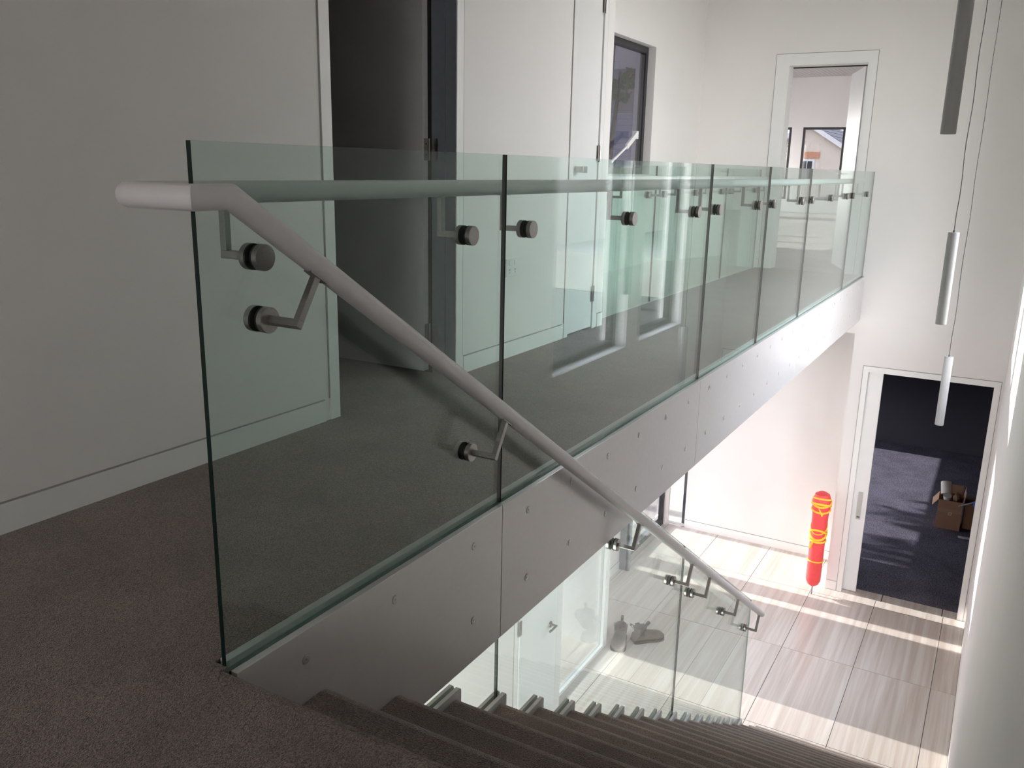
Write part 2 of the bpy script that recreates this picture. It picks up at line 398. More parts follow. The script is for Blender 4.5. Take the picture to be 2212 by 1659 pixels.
bpy.data.objects.remove(leaf)
bm = B(); tube(bm, [(.72, .045, 1.0), (.72, .09, 1.0), (.60, .09, 1.0)], .009, 10)
h_ = finish('door_handle', bm, 'steel', lf, True)

ld = surround('door_2', L, LD[0], LD[1], LD[3], F, -1.3902, -.1178, -.932)
bm = B()
box(bm, L, L+.2, LD[0], LD[0]+.012, F, LD[3]); box(bm, L, L+.2, LD[0]+.012, LD[1]-.0, LD[3]-.012, LD[3])
keep(finish('door_frame', bm, 'trim'), ld)
bm = B(); box(bm, L+.07, L+.11, -.3114, -.17, F+.008, LD[3]-.012); sd = keep(finish('sliding_leaf', bm, 'door'), ld)
bm = B(); box(bm, L+.062, L+.07, -.262, -.218, -2.66, -2.345)
ph = keep(finish('pull_handle', bm, 'steel'), ld); ph['label'] = 'flush steel finger pull'
bm = B(); box(bm, L+.0612, L+.062, -.255, -.225, -2.64, -2.625); keep(finish('key_slot', bm, 'slot'), ld)

# recess behind the bridge
wall('wall_recess', 'x', 9.2, 9.3, .006, 1.92, F-.1, -.6, [])
bm = B(); box(bm, L+.2, 9.2, .0, .006, F-.1, -.6); struct(finish('wall_recess_side', bm, 'wall'))

# baseboards with a shadow line above
def base_x(name, x, y0, y1, z, h=.105, t=.006):       # on a wall facing -x
    bm = B(); box(bm, x-t, x, y0, y1, z, z+h); o = finish(name, bm, 'trim'); struct(o)
    bm = B(); box(bm, x-.003, x, y0, y1, z+h, z+h+.006); finish('shadow_line', bm, 'gap', o)
def base_y(name, y, x0, x1, z, h=.085, t=.006, s=-1):  # on a wall facing -y (s=-1) or +y (s=1)
    bm = B(); box(bm, x0, x1, min(y, y+s*t), max(y, y+s*t), z, z+h); o = finish(name, bm, 'trim'); struct(o)
    bm = B(); box(bm, x0, x1, min(y, y+s*.003), max(y, y+s*.003), z+h, z+h+.005); finish('shadow_line', bm, 'gap', o)
base_x('baseboard_recess', 9.2, .012, 1.92, F)
base_x('baseboard_end', L, -.11, .0, F)
base_x('baseboard_bridge_end', L, 1.09, YG-.02, ZF, .09)
base_y('baseboard_left', YW, -4, 1.43, ZF)
base_y('baseboard_left_middle', YW, 2.44, 3.53, ZF)
base_y('baseboard_left_far', YW, 4.04, XB-.001, ZF)

# ------------------------------------------------------------------ corridor wall with two doors
D1 = (1.516, 2.369, ZF-.001, 2.3); D2 = (3.603, 3.963, ZF-.001, 2.3)
wall('wall_left', 'y', YW, YW+.135, -4, XB, FD, CEIL, [D1, D2])
wall('wall_left_return', 'x', XB-.15, XB, YW+.135, 3.4, -.6, CEIL, [])
WB = (-1.2, -.1, .15, 1.45)
wall('wall_back', 'x', -4.2, -4, YR-.22, 3.4, FD, CEIL, [WB])
e = empty('window_14', (-4.1, -.65, .15)); struct(e)
bm = B(); box(bm, -4.13, -4.07, WB[0], WB[0]+.05, WB[2], WB[3]); box(bm, -4.13, -4.07, WB[1]-.05, WB[1], WB[2], WB[3]); box(bm, -4.13, -4.07, WB[0]+.05, WB[1]-.05, WB[2], WB[2]+.05); box(bm, -4.13, -4.07, WB[0]+.05, WB[1]-.05, WB[3]-.05, WB[3]); keep(finish('window_frame', bm, 'alu'), e)
bm = B(); box(bm, -4.103, -4.097, WB[0]+.05, WB[1]-.05, WB[2]+.05, WB[3]-.05); keep(finish('pane', bm, 'wglass'), e)
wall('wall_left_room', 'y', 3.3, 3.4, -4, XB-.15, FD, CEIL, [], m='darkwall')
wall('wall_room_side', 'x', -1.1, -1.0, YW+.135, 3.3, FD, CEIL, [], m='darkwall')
def lines_y(e, y, x0, x1, z0, z1, w, t=.005):
    """architrave boards beside an opening x0..x1 in a wall facing -y, with the fine line outside them"""
    for (a, b) in ((x0-w, x0), (x1, x1+w)):
        bm = B(); box(bm, a, b, y-t, y, z0, z1); keep(finish('architrave', bm, 'trim'), e)
    bm = B(); box(bm, x0-w-.006, x0-w, y-.003, y, z0+.09, z1); box(bm, x1+w, x1+w+.006, y-.003, y, z0+.09, z1)
    keep(finish('shadow_line', bm, 'gap'), e)
d3 = empty('door_3', (1.94, YW, ZF)); struct(d3)
lines_y(d3, YW, D1[0], D1[1], ZF, 2.34, .055)
bm = B(); box(bm, D1[0]-.0, D1[0]+.004, YW, YW+.135, ZF, 2.3); box(bm, D1[1]-.004, D1[1], YW, YW+.135, ZF, 2.3); box(bm, D1[1]-.012, D1[1]-.004, YW+.055, YW+.065, ZF, 2.3)
keep(finish('door_frame', bm, 'greyalu'), d3)
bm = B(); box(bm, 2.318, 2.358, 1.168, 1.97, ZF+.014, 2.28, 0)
lf3 = keep(finish('leaf', bm, ['shaded_door', 'door']), d3)
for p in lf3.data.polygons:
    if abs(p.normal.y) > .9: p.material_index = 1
bm = B(); box(bm, 2.3585, 2.3689, YW+.135, 1.21, ZF, 2.28); keep(finish('door_gap_shade', bm, 'black_gap'), d3)
for z in (.21, 1.09, 1.95):
    bm = B(); box(bm, 2.326, 2.3575, 1.1665, 1.168, z-.05, z+.05); box(bm, 2.3645, 2.3655, 1.115, 1.15, z-.05, z+.05)
    tube(bm, [(2.362, 1.160, z-.05), (2.362, 1.160, z+.05)], .0055, 12)
    hg = keep(finish('hinge', bm, 'steel'), d3)
    if z > .5:
        for dz in (-.025, .025):
            bm = B(); lathe(bm, [(.004, 0), (.004, .0012)], (2.342, 1.1665, z+dz), Vector((0, -1, 0)), 10); finish('screw', bm, 'slot', hg)
d4 = empty('door_4', (3.78, YW, ZF)); struct(d4)
lines_y(d4, YW, D2[0], D2[1], ZF, 2.34, .05)
bm = B(); box(bm, D2[0]+.003, D2[1]-.003, YW+.004, YW+.044, ZF+.012, 2.28); l4 = keep(finish('leaf', bm, 'door'), d4); bevel_mod(l4, .001, 1)
bm = B(); box(bm, D2[0], D2[1], YW+.05, YW+.055, ZF, 2.3); keep(finish('door_gap_shade', bm, 'black_gap'), d4)
for z in (.24, 1.11, 1.97):
    bm = B(); box(bm, D2[1]-.02, D2[1]+.012, YW-.007, YW-.0055, z-.05, z+.05); tube(bm, [(D2[1]-.002, YW-.008, z-.05), (D2[1]-.002, YW-.008, z+.05)], .006, 10)
    keep(finish('hinge', bm, 'steel'), d4)
bm = B(); box(bm, 3.645, 3.657, YW-.045, YW+.004, .995, 1.03); box(bm, 3.642, 3.70, YW-.052, YW-.044, .993, 1.032); o = keep(finish('door_handle', bm, 'steel'), d4); bevel_mod(o, .002, 2)

# double power socket
so = empty('power_outlet', (2.90, YW, .50)); tag(so, 'white double power socket with two switches on the corridor wall', 'outlet')
bm = B(); box(bm, -.062, .062, -.010, 0, -.048, .048); o = finish('face_plate', bm, 'socket', so); bevel_mod(o, .003, 2)
for sx in (-.03, .03):
    bm = B(); box(bm, sx-.010, sx+.010, -.0145, -.010, .012, .038); o = finish('switch', bm, 'socket', so); bevel_mod(o, .001, 1)
    bm = B(); bar(bm, (sx-.007, -.0104, -.006), (sx-.003, -.0104, -.014), .002, .0012, (1, 0, 0)); bar(bm, (sx+.007, -.0104, -.006), (sx+.003, -.0104, -.014), .002, .0012, (1, 0, 0)); bar(bm, (sx, -.0104, -.020), (sx, -.0104, -.029), .002, .0012, (1, 0, 0))
    finish('pin_slots', bm, 'slot', so)

# ------------------------------------------------------------------ rear void wall (upper) with black window, and lower hall wall
WU = (5.75, 7.0, .98, 2.135)
wall('wall_void_left', 'y', 1.85, 2.05, XB, L, -.6, CEIL, [WU])
e5 = window_y(4, (WU[0], WU[1]-.0, WU[2], WU[3]-.0), 1.925, 1.985, frame=.055, glass='sglass')
bm = B(); box(bm, 6.80, 6.93, 1.932, 1.945, 1.05, 2.06); o = keep(finish('sash_film', bm, 'wglass'), e5)
# white stay arm of the window
st = empty('window_stay', (6.9, 1.90, 1.45)); tag(st, 'white jointed stay arm holding the black window in the far void wall', 'window stay')
def S_(bmfun, name, m): 
    bm = B(); bmfun(bm); o = finish(name, bm, m); keep(o, st); return o
S_(lambda b: box(b, 6.70, 6.76, 1.885, 1.925, 1.30, 1.37), 'bracket', 'trim')
S_(lambda b: bar(b, (6.70, 1.88, 1.345), (6.45, 1.87, 1.22), .045, .02, (0, 0, 1)), 'arm', 'trim')
S_(lambda b: bar(b, (6.45, 1.87, 1.22), (6.12, 1.87, 1.08), .018, .012, (0, 0, 1)), 'rod', 'trim')

D5 = (4.09, 4.675, F, -1.4)
wall('wall_lower_left', 'y', 1.57, 1.70, -.5, 4.85, F-.1, FD, [])
wall('wall_lower_head', 'y', 1.62, 1.70, 4.85, 6.0, -.9, -.6, [])
wall('wall_lower_return', 'x', 5.95, 6.0, 1.63, 2.18, F-.1, -.6, [])
wall('wall_lower_niche', 'y', 2.18, 2.3, 6.0, 9.3, F-.1, -.6, [(7.66, 9.14, F-.1, -.9)])
bm = B(); box(bm, XB-.15, 9.3, 1.56 if False else 1.85, 2.3, -.6, -.5); struct(finish('ceiling', bm, 'ceiling'))
bm = B(); box(bm, XB-.15, 4.85, 1.57, 1.85, FD-.0, FD+.05); struct(finish('ceiling', bm, 'ceiling'))
# lower door (closed, white) with hinges and lever
d5 = empty('door_5', (4.38, 1.57, F)); struct(d5)
lines_y(d5, 1.57, D5[0]-.008, D5[1]+.008, F, -1.3, .055)
bm = B(); box(bm, D5[0], D5[1], 1.556, 1.5695, F+.01, -1.4); keep(finish('leaf', bm, 'door'), d5)
bm = B(); box(bm, D5[0]-.008, D5[0], 1.5675, 1.5699, F, -1.4); box(bm, D5[1], D5[1]+.008, 1.5675, 1.5699, F, -1.4); keep(finish('door_gap_shade', bm, 'gap'), d5)
for z in (-2.39, -3.2, -1.6):
    bm = B(); box(bm, D5[0]-.022, D5[0]+.016, 1.549, 1.5555, z-.06, z+.06); keep(finish('hinge', bm, 'steel'), d5)
bm = B(); tube(bm, [(4.60, 1.556, -2.60), (4.60, 1.50, -2.60), (4.49, 1.50, -2.60)], .010, 10); lathe(bm, [(.026, 0), (.026, .01)], (4.60, 1.556, -2.60), Vector((0, -1, 0)), 18)
keep(finish('door_handle', bm, 'steel', smooth=True), d5)
base_y('baseboard_lower', 1.57, -.5, 4.02, F, .1)
base_y('baseboard_lower_far', 2.18, 6.0, 7.6, F, .1)
# glazed entry openings
def glazed(n, x0, x1, y, z1, fr, fm, bottom=.05, gm='eglass'):
    e = empty('window_%d' % n, ((x0+x1)/2, y, F)); struct(e)
    bm = B(); box(bm, x0, x0+fr, y, y+.06, F, z1); box(bm, x1-fr, x1, y, y+.06, F, z1); box(bm, x0+fr, x1-fr, y, y+.06, z1-fr, z1); box(bm, x0+fr, x1-fr, y, y+.06, F, F+bottom)
    keep(finish('window_frame', bm, fm), e)
    bm = B(); box(bm, x0+fr, x1-fr, y+.027, y+.033, F+bottom, z1-fr); keep(finish('pane', bm, gm), e)
    return e
glazed(5, 4.85, 5.95, 1.635, -.9, .03, 'trim', .03, 'dglass')
glazed(6, 7.66, 9.14, 2.20, -.9, .045, 'alu', .08)
bm = B(); box(bm, 7.60, 7.66, 2.06, 2.18, F, -.6); o = finish('door_jamb', bm, 'greyalu'); o.name = 'trim_1'; struct(o)
bm = B(); box(bm, 7.599, 7.60, 2.075, 2.095, F, -.6); finish('jamb_groove', bm, 'alu', o)
# sidelight in the recess end
e = empty('window_7', (9.22, 2.06, F)); struct(e)
bm = B(); box(bm, 9.21, 9.26, 1.92, 1.935, F, -.6); box(bm, 9.21, 9.26, 2.165, 2.18, F, -.6); box(bm, 9.21, 9.26, 1.935, 2.165, F, F+.02); keep(finish('window_frame', bm, 'trim'), e)
bm = B(); box(bm, 9.232, 9.238, 1.935, 2.165, F+.02, -.6); keep(finish('pane', bm, 'wglass'), e)

# ------------------------------------------------------------------ bridge fascia with bolts
fa = empty('bridge_fascia', (4.2, -.011, FD)); tag(fa, 'long satin grey steel fascia of bolted panels along the bridge edge', 'fascia')
FJ = [.006, 1.0755, 3.03, 5.34, 7.2, L]
for a, b in zip(FJ, FJ[1:]):
    bm = B(); box(bm, a+.0012, b-.0012, -.022, -.003, FD, 0.0); o = keep(finish('fascia_panel', bm, 'fascia'), fa); bevel_mod(o, .001, 1)
bm = B(); box(bm, .006, L, -.003, -.0005, FD, -.002); box(bm, .006, L, -.0, .034, FD, FD+.01)
keep(finish('backing_seal', bm, 'black_gap'), fa)
bm = B(); box(bm, .014, L, .0125, .0335, FD+.01, ZF+.001); o = keep(finish('glass_channel', bm, 'plate'), fa)
def bolt(x, z):
    bm = B(); lathe(bm, [(.0125, 0), (.0125, .0006)], (x, -.022, z), Vector((0, -1, 0)), 20, 1); lathe(bm, [(.0108, .0005), (.0108, .0014), (.010, .0018)], (x, -.022, z), Vector((0, -1, 0)), 20, 0); lathe(bm, [(.003, .0017), (.003, .0021)], (x, -.022, z), Vector((0, -1, 0)), 6, 1)
    return bm
b0 = None
tops = [.204, .531, .911] + [1.242+.3238*k for k in range(0, 22)]
bots = [.911] + [1.242+.3238*k for k in range(0, 22)]
for z, xs in ((-.072, tops), (-.314, bots)):
    for x in xs:
        if x > 8.3: continue
        if b0 is None:
            b0 = finish('bolt', bolt(0, 0), ['bolt', 'gap'])
            o = b0
        else:
            o = b0.copy(); COL.objects.link(o)
        o.location = (x, 0, z); keep(o, fa)

# ------------------------------------------------------------------ glass balustrades
def glass_panel(bm, poly, y0, y1):
    """poly in (x,z); faces material 0, edges 1, top edges 2"""
    A = [bm.verts.new((p[0], y0, p[1])) for p in poly]; C = [bm.verts.new((p[0], y1, p[1])) for p in poly]; n = len(poly)
    fs = [bm.faces.new(A), bm.faces.new(C[::-1])]
    for i in range(n):
        f = bm.faces.new((A[i], C[i], C[(i+1) % n], A[(i+1) % n])); dx = abs(poly[i][0]-poly[(i+1) % n][0])
        f.material_index = 1 if dx < .01 else 2; fs.append(f)
    bmesh.ops.recalc_face_normals(bm, faces=fs)
gb = empty('glass_balustrade', (4.2, .006, 0)); tag(gb, 'frameless green-edged glass balustrade on the void side of the bridge', 'balustrade')
for a, b in zip(J, J[1:]):
    bm = B(); x0 = a+(.003 if a else 0); x1 = b-.003
    glass_panel(bm, [(x0, -.002), (x1, -.002), (x1, GT), (x0, GT)], .0, .012)
    keep(finish('glass_panel', bm, ['glass', 'edge', 'topedge']), gb)
gr = empty('glass_balustrade', (6.2, YG+.006, 0)); tag(gr, 'frameless glass balustrade on the window side of the bridge, behind the corridor', 'balustrade')
RJ = [XB, 5.31, 7.185, L]
for a, b in zip(RJ, RJ[1:]):
    bm = B(); glass_panel(bm, [(a+.003, FD+.02), (b-.003, FD+.02), (b-.003, GT), (a+.003, GT)], YG, YG+.012)
    keep(finish('glass_panel', bm, ['glass', 'edge', 'topedge']), gr)
bm = B(); box(bm, XB, L, YG-.012, YG-.002, FD, ZF); o = keep(finish('glass_channel', bm, 'plate'), gr)
bm = B(); box(bm, XB, L, YG+.014, YG+.03, FD, .0); o = finish('bridge_fascia', bm, 'fascia'); tag(o, 'plain steel fascia on the window side of the bridge', 'fascia')

# ------------------------------------------------------------------ handrails
R_ = .0225
def bracket(parent, x, z, ysign, yglass, rail_y, rail_bottom, slope=None):
    """disc clamp through the glass, arm out and up to the rail (ysign = side of the rail)"""
    s = ysign; g0 = yglass if s < 0 else yglass+.012; gf = yglass+.012 if s < 0 else yglass   # rail-side / far-side glass faces
    bm = B()
    lathe(bm, [(.0255, 0), (.0265, .001), (.0265, .0125), (.0255, .0135)], (x, gf-s*.0045, z), Vector((0, -s, 0)), 28)
    d = finish('clamp_disc', bm, 'steel', smooth=True); keep(d, parent)
    bm = B(); lathe(bm, [(.026, 0), (.026, .0042)], (x, gf, z), Vector((0, -s, 0)), 28); keep(finish('gasket', bm, 'rubber', smooth=True), d) if False else finish('gasket', bm, 'rubber', d, True)
    bm = B()
    lathe(bm, [(.0255, 0), (.0265, .001), (.0265, .0125), (.0255, .0135)], (x, g0+s*.0045, z), Vector((0, s, 0)), 28)
    d2 = finish('clamp_disc', bm, 'steel', smooth=True); keep(d2, parent)
    bm = B(); lathe(bm, [(.026, 0), (.026, .0042)], (x, g0, z), Vector((0, s, 0)), 28); finish('gasket', bm, 'rubber', d2, True)
    bm = B()
    ya = g0+s*.018
    if slope is None: top = Vector((x, rail_y, rail_bottom)); upv = Vector((0, 0, 1))
    else:
        n = Vector((slope, 0, 1)).normalized(); upv = n
        # distance along n from the disc axis to the underside of the rail
        top = Vector((x, rail_y, z)) + n*rail_bottom
    e = Vector((x, rail_y, z))
    side = Vector((0, 1, 0))
    bar(bm, (x, ya, z), (x, rail_y+s*.0082, z), .0164, .0164, upv)
    bar(bm, e+upv*.008, top, .0158, .0158, side)
    a = finish('bracket_arm', bm, 'steel'); keep(a, parent); bevel_mod(a, .001, 1)
    bm = B(); d_ = Vector((1, 0, 0)) if slope is None else Vector((1, 0, -slope)).normalized()
    bar(bm, top-d_*.026-upv*.0005, top+d_*.026-upv*.0005, .020, .003, side)
    finish('saddle', bm, 'steel', a)
hr = empty('handrail', (4.2, .0, .955))
tag(hr, 'pale satin tube handrail of the bridge turning down the stair with disc brackets', 'handrail')
bm = B()
ZR = .956; YS = -.09; YC = .09; XC = -.08; SL = .643
el = [(XC+.03*(1-math.cos(a)), YC-.03+.03*math.sin(a), ZR) for a in [i*math.pi/2/6 for i in range(7)]]
XE = 4.70
path = [(XE, YS, ZR-SL*XE), (0.0, YS, ZR), (XC, YS, ZR)] + el + [(L-.002, YC, ZR)]
# domed lower end
dn = Vector((1, 0, -SL)).normalized(); pe = Vector(path[0]); dome = []; rr = []
for a in (80, 60, 40, 20):
    dome.append(pe+dn*R_*math.sin(math.radians(a))*.8); rr.append(R_*math.cos(math.radians(a)))
tube(bm, dome+[Vector(p) for p in path], rr+[R_]*len(path), 28)
keep(finish('rail_tube', bm, 'rail', smooth=True), hr)
for x in (.146, .902, 1.238, 2.046, 2.833, 3.16, 3.94, 4.277, 5.087, 5.414, 6.157, 6.868, 7.19, 8.015):
    bracket(hr, x, .835, 1, 0., YC, ZR-R_+.001)
dd = [(.15, .711), (.906, .22), (2.046, -.511), (2.84, -1.023), (3.197, -1.251), (3.903, -1.696), (4.561, -2.133)]
for x, z in dd:
    # perpendicular distance from disc axis to the rail axis line z = ZR - SL x
    dist = (ZR-SL*x-z)/math.sqrt(1+SL*SL)
    bracket(hr, x, z, -1, 0. if z > -.3 else -.005, YS, dist-R_+.001, SL)
hb = empty('handrail', (6.2, YG-.08, .955)); tag(hb, 'pale tube handrail along the rear glass on the window side of the bridge', 'handrail')
bm = B(); tube(bm, [(XB+.02, YG-.085, ZR), (L-.002, YG-.085, ZR)], R_, 24); keep(finish('rail_tube', bm, 'rail', smooth=True), hb)
for x in (4.42, 5.166, 5.5, 6.269, 7.035, 7.356, 8.226): bracket(hb, x, .837, -1, YG, YG-.085, ZR-R_+.001)

# ------------------------------------------------------------------ stairs
GO, RI, NS = .2779, .1767, 20
stc = empty('staircase', (2.6, -.7, F)); tag(stc, 'straight flight of brown carpeted stairs running down beside the glass', 'staircase')
YT0, YT1 = YR+.002, -.0235
for k in range(1, NS):
    xn = .0044+k*GO; zn = -k*RI; rad = .036
    p = [(xn-GO-.012, zn), (xn-rad, zn)] + [(xn-rad+rad*math.sin(a), zn-rad+rad*math.cos(a)) for a in [i*math.pi/2/5 for i in range(1, 6)]]
    p += [(xn+.0-.004, zn-.05), (xn-.006, zn-RI-.0), (xn-.012, zn-RI-.06), (xn-GO-.012, zn-.16 if k > 1 else -.22)]
    p = [(a, max(b, F)) for a, b in p]
    if k == NS-1: p = [q for i_, q in enumerate(p) if i_ < len(p)-2] + [(xn-GO-.012, F)]
    bm = B(); fs = prism(bm, p, 'y', YT0, YT1)
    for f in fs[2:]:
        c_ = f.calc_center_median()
        if c_.x > xn-rad*.95 and c_.z > zn-.05: f.material_index = 1      # front-light highlight painted over the nosing
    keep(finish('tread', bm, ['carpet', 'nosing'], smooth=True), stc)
# toothed side plates that clamp the stair glass
def plate(y0, y1):
    bm = B()
    for k in range(3, 18):
        xn = .0044+k*GO; zn = -k*RI; tz = zn+.020
        x0 = xn-GO+.012; x1 = xn+.014
        pts = [(x0, tz), (x1-.008, tz), (x1, tz-.010), (x1, tz-RI-.03), (x0, tz-.03-.0)]
        pts = [(x0-.0, tz), (x1-.008, tz), (x1, tz-.008), (x1, max(F, tz-RI-.02)), (x1-.02, max(F, tz-RI-.10)), (x0, max(F, tz-.20))]
        prism(bm, pts, 'y', y0, y1)
    return bm
keep(finish('stringer_plate', plate(-.0190, -.0055), 'plate'), stc)
keep(finish('stringer_plate', plate(.0075, .019), 'plate'), stc)
sg = empty('glass_balustrade', (2.8, .006, -1.5)); tag(sg, 'sloping glass balustrade below the bridge, clamped to the open stair side', 'balustrade')
ztop = lambda x: min(FD-.006, 1.040-.6415*x)
zbot = lambda x: max(F+.004, -(x/GO)*RI-.11)
for x0, x1 in ((.25, 1.089), (1.094, 3.034), (3.040, 4.735)):
    xs_ = [x0, x1] + ([ (1.040-FD+.006)/.6415 ] if x0 < 2.33 < x1 else [])
    xs_ = sorted(xs_)
    poly = [(x0, zbot(x0)), (x1, zbot(x1))] + [(x, ztop(x)) for x in xs_[::-1]]
    bm = B(); glass_panel(bm, poly, -.004, .006)
    for f in bm.faces:
        if x1 > 4 and f.material_index == 1 and f.calc_center_median().x > 4.7: f.material_index = 2
    keep(finish('glass_panel', bm, ['glass', 'edge', 'topedge']), sg)

# ------------------------------------------------------------------ pendants
for (x, y, zb, ln, lab) in ((3.01, -.985, 1.185, .56, 'nearest and highest slim grey tube pendant, cut by the top of the picture'),
                            (4.465, -.985, .18, .53, 'middle slim grey tube pendant hanging in the stair void'),
                            (5.83, -1.0, -.775, .52, 'lowest slim grey tube pendant, hanging in front of the dark lower doorway')):
    p = empty('pendant_light', (x, y, zb)); tag(p, lab, 'pendant light', 'tube pendants in the stair void')
    bm = B(); lathe(bm, [(.024, .004), (.028, .0), (.0298, .002), (.030, .006), (.030, ln-.003), (.0285, ln)], (0, 0, 0), n=32); finish('shade', bm, 'pend', p, True)
    pts = []; n_ = 24; top = CEIL-zb
    for i in range(n_+1):
        t = i/n_; z = ln+(top-ln)*t
        pts.append((.004*math.sin(i*1.9)*(1-t), .004*math.cos(i*1.3)*(1-t) if 0 < i < n_ else 0, z))
    bm = B(); tube(bm, pts, .0026, 6); finish('cord', bm, 'cord', p, True)
    bm = B(); lathe(bm, [(.007, ln), (.005, ln+.012)], (0, 0, 0), n=12); finish('cord_grip', bm, 'cord', p)
    bm = B(); lathe(bm, [(.045, top-.025), (.05, top-.02), (.05, top-.001)], (0, 0, 0), n=24); finish('canopy', bm, 'pend', p, True)

# ------------------------------------------------------------------ red and yellow bundle by the wall corner
rb = empty('wrapped_bundle', (8.18, .105, F)); tag(rb, 'tall red cylinder bound with yellow straps standing on a thin pin by the wall corner', 'bundle')
bm = B(); lathe(bm, [(.014, .10), (.060, .135), (.078, .18), (.080, .55), (.080, .75), (.084, .95), (.094, 1.06), (.093, 1.13), (.075, 1.19), (.035, 1.215), (.004, 1.22)], (0, 0, 0), n=32)
finish('body', bm, 'red', rb, True)
bm = B(); tube(bm, [(0, 0, 0), (0, 0, .14)], .008, 10); finish('pin', bm, 'greyalu', rb)
def strap(pts, r):
    bm = B(); tube(bm, pts, r, 8); o = finish('strap', bm, 'yellow', rb, True); return o
KR = 1.2
def ring(z, R, tilt=0., n=36, wob=0.): return [(R*KR*math.cos(a), R*KR*math.sin(a), z+tilt*math.cos(a)+wob*math.sin(3*a)) for a in [2*math.pi*i/n for i in range(n+1)]]
strap(ring(.42, .0675, 0), .008); strap(ring(.66, .0675, .006), .012)
strap(ring(.74, .069, .06), .013); strap(ring(.74, .069, -.055), .013); strap(ring(.82, .070, .075), .006)
strap(ring(1.02, .077, .02), .011); strap(ring(1.07, .078, -.03), .014); strap(ring(1.10, .078, .035), .012); strap(ring(1.14, .072, -.02), .011)
strap([(-.06, -.05, 1.02), (-.10, -.03, .98), (-.085, .01, 1.05), (-.05, .05, 1.12), (0, .03, 1.20), (.02, -.04, 1.17), (-.05, -.06, 1.08)], .008)
strap([(-.06, .03, .66), (-.095, .05, .62), (-.09, .06, .58)], .012)

# ------------------------------------------------------------------ boots
def boot(name, loc, rz, lab, lean=0.):
    e = empty(name, loc, rz); e.scale = (1.14, 1.42, .95); tag(e, lab, 'boot', 'pair of work boots on the tiles')
    # loft along +x: heel at 0, toe at .29
    prof = [(.0, .030, .055), (.012, .038, .085), (.05, .041, .10), (.10, .042, .105), (.15, .046, .085), (.20, .051, .066), (.245, .050, .056), (.275, .040, .045), (.292, .018, .028)]
    bm = B(); rings = []; n = 18
    for x, w, h in prof:
        ring_ = []
        for j in range(n):
            a = 2*math.pi*j/n; c, s = math.cos(a), math.sin(a)
            ring_.append(bm.verts.new((x, w*math.copysign(abs(c)**.8, c), .016+h/2+h/2*math.copysign(abs(s)**.75, s))))
        rings.append(ring_)
    for A, C in zip(rings, rings[1:]):
        for j in range(n): bm.faces.new((A[j], A[(j+1) % n], C[(j+1) % n], C[j]))
    bm.faces.new(rings[0]); bm.faces.new(rings[-1][::-1]); bmesh.ops.recalc_face_normals(bm, faces=bm.faces)
    finish('foot_upper', bm, 'boot', e, True)
    bm = B(); pts = [(x, w+.004) for x, w, h in prof]; poly = [(x, w) for x, w in pts] + [(x, -w) for x, w in pts[::-1]]
    prism(bm, poly, 'z', 0, .018); finish('sole', bm, 'bootsole', e)
    bm = B(); prism(bm, [(-.003, .036), (.075, .04), (.075, -.04), (-.003, -.036)], 'z', -.0, .024); finish('heel', bm, 'bootsole', e)
    bm = B(); rs = [(.058, .044, .036, .085), (.058, .048, .040, .115), (.062, .054, .042, .140), (.066, .058, .044, .160)]
    outer = []; inner = []
    for cx, a, b, z in rs:
        outer.append([bm.verts.new((cx+a*math.cos(t), b*math.sin(t), z + (.012*math.cos(t)**2 if z > .15 else 0))) for t in [2*math.pi*j/24 for j in range(24)]])
    for cx, a, b, z in rs[::-1]:
        inner.append([bm.verts.new((cx+(a-.005)*math.cos(t), (b-.005)*math.sin(t), z + (.012*math.cos(t)**2 if z > .16 else 0))) for t in [2*math.pi*j/24 for j in range(24)]])
    al = outer+inner
    for A, C in zip(al, al[1:]):
        for j in range(24): bm.faces.new((A[j], A[(j+1) % 24], C[(j+1) % 24], C[j]))
    bm.faces.new(inner[-1]); bmesh.ops.recalc_face_normals(bm, faces=bm.faces)
    finish('shaft', bm, 'boot', e, True)
    for sy in (-1, 1):
        bm = B(); bar(bm, (.062, sy*.0405, .088), (.062, sy*.0445, .172), .04, .003, (1, 0, 0)); finish('elastic_panel', bm, 'elastic', e)
    for sx, tilt in ((.006, -.02), (.114, .02)):
        bm = B(); p = [(sx, 0, .16), (sx+tilt*.5, 0, .195), (sx+tilt*1.6, 0, .212), (sx+tilt*1.9, 0, .195), (sx+tilt*.8, 0, .165)]
        for a, b in zip(p, p[1:]): bar(bm, a, b, .018, .003, (0, 1, 0))
        finish('pull_tab', bm, 'elastic', e)
    return e
boot('work_boot', (6.19, 1.425, F), math.atan2(-.19, .21), 'dark leather ankle boot with toe pointing away to the right, nearer the hall')
boot('work_boot', (6.25, 1.575, F), math.radians(196), 'dark leather ankle boot with toe pointing towards the stairs, nearer the wall')

# ------------------------------------------------------------------ lower dark room with box
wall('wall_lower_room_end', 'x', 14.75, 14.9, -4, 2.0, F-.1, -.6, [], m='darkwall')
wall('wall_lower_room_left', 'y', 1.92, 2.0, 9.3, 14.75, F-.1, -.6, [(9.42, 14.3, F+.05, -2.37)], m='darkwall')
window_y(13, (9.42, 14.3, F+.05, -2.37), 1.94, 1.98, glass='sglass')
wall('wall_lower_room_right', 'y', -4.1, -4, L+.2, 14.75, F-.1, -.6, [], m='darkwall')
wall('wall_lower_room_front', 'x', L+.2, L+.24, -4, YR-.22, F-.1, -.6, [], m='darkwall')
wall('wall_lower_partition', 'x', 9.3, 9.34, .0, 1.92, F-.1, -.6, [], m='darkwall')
bm = B(); box(bm, 8.593, 9.3, -4, -.0, F-.1, F-.001); box(bm, 9.3, 14.75, -4, 1.92, F-.1, F-.001); o = finish('floor', bm, 'dark_carpet'); struct(o); o['label'] = 'dark flecked blue-grey carpet beyond the lower doorway'
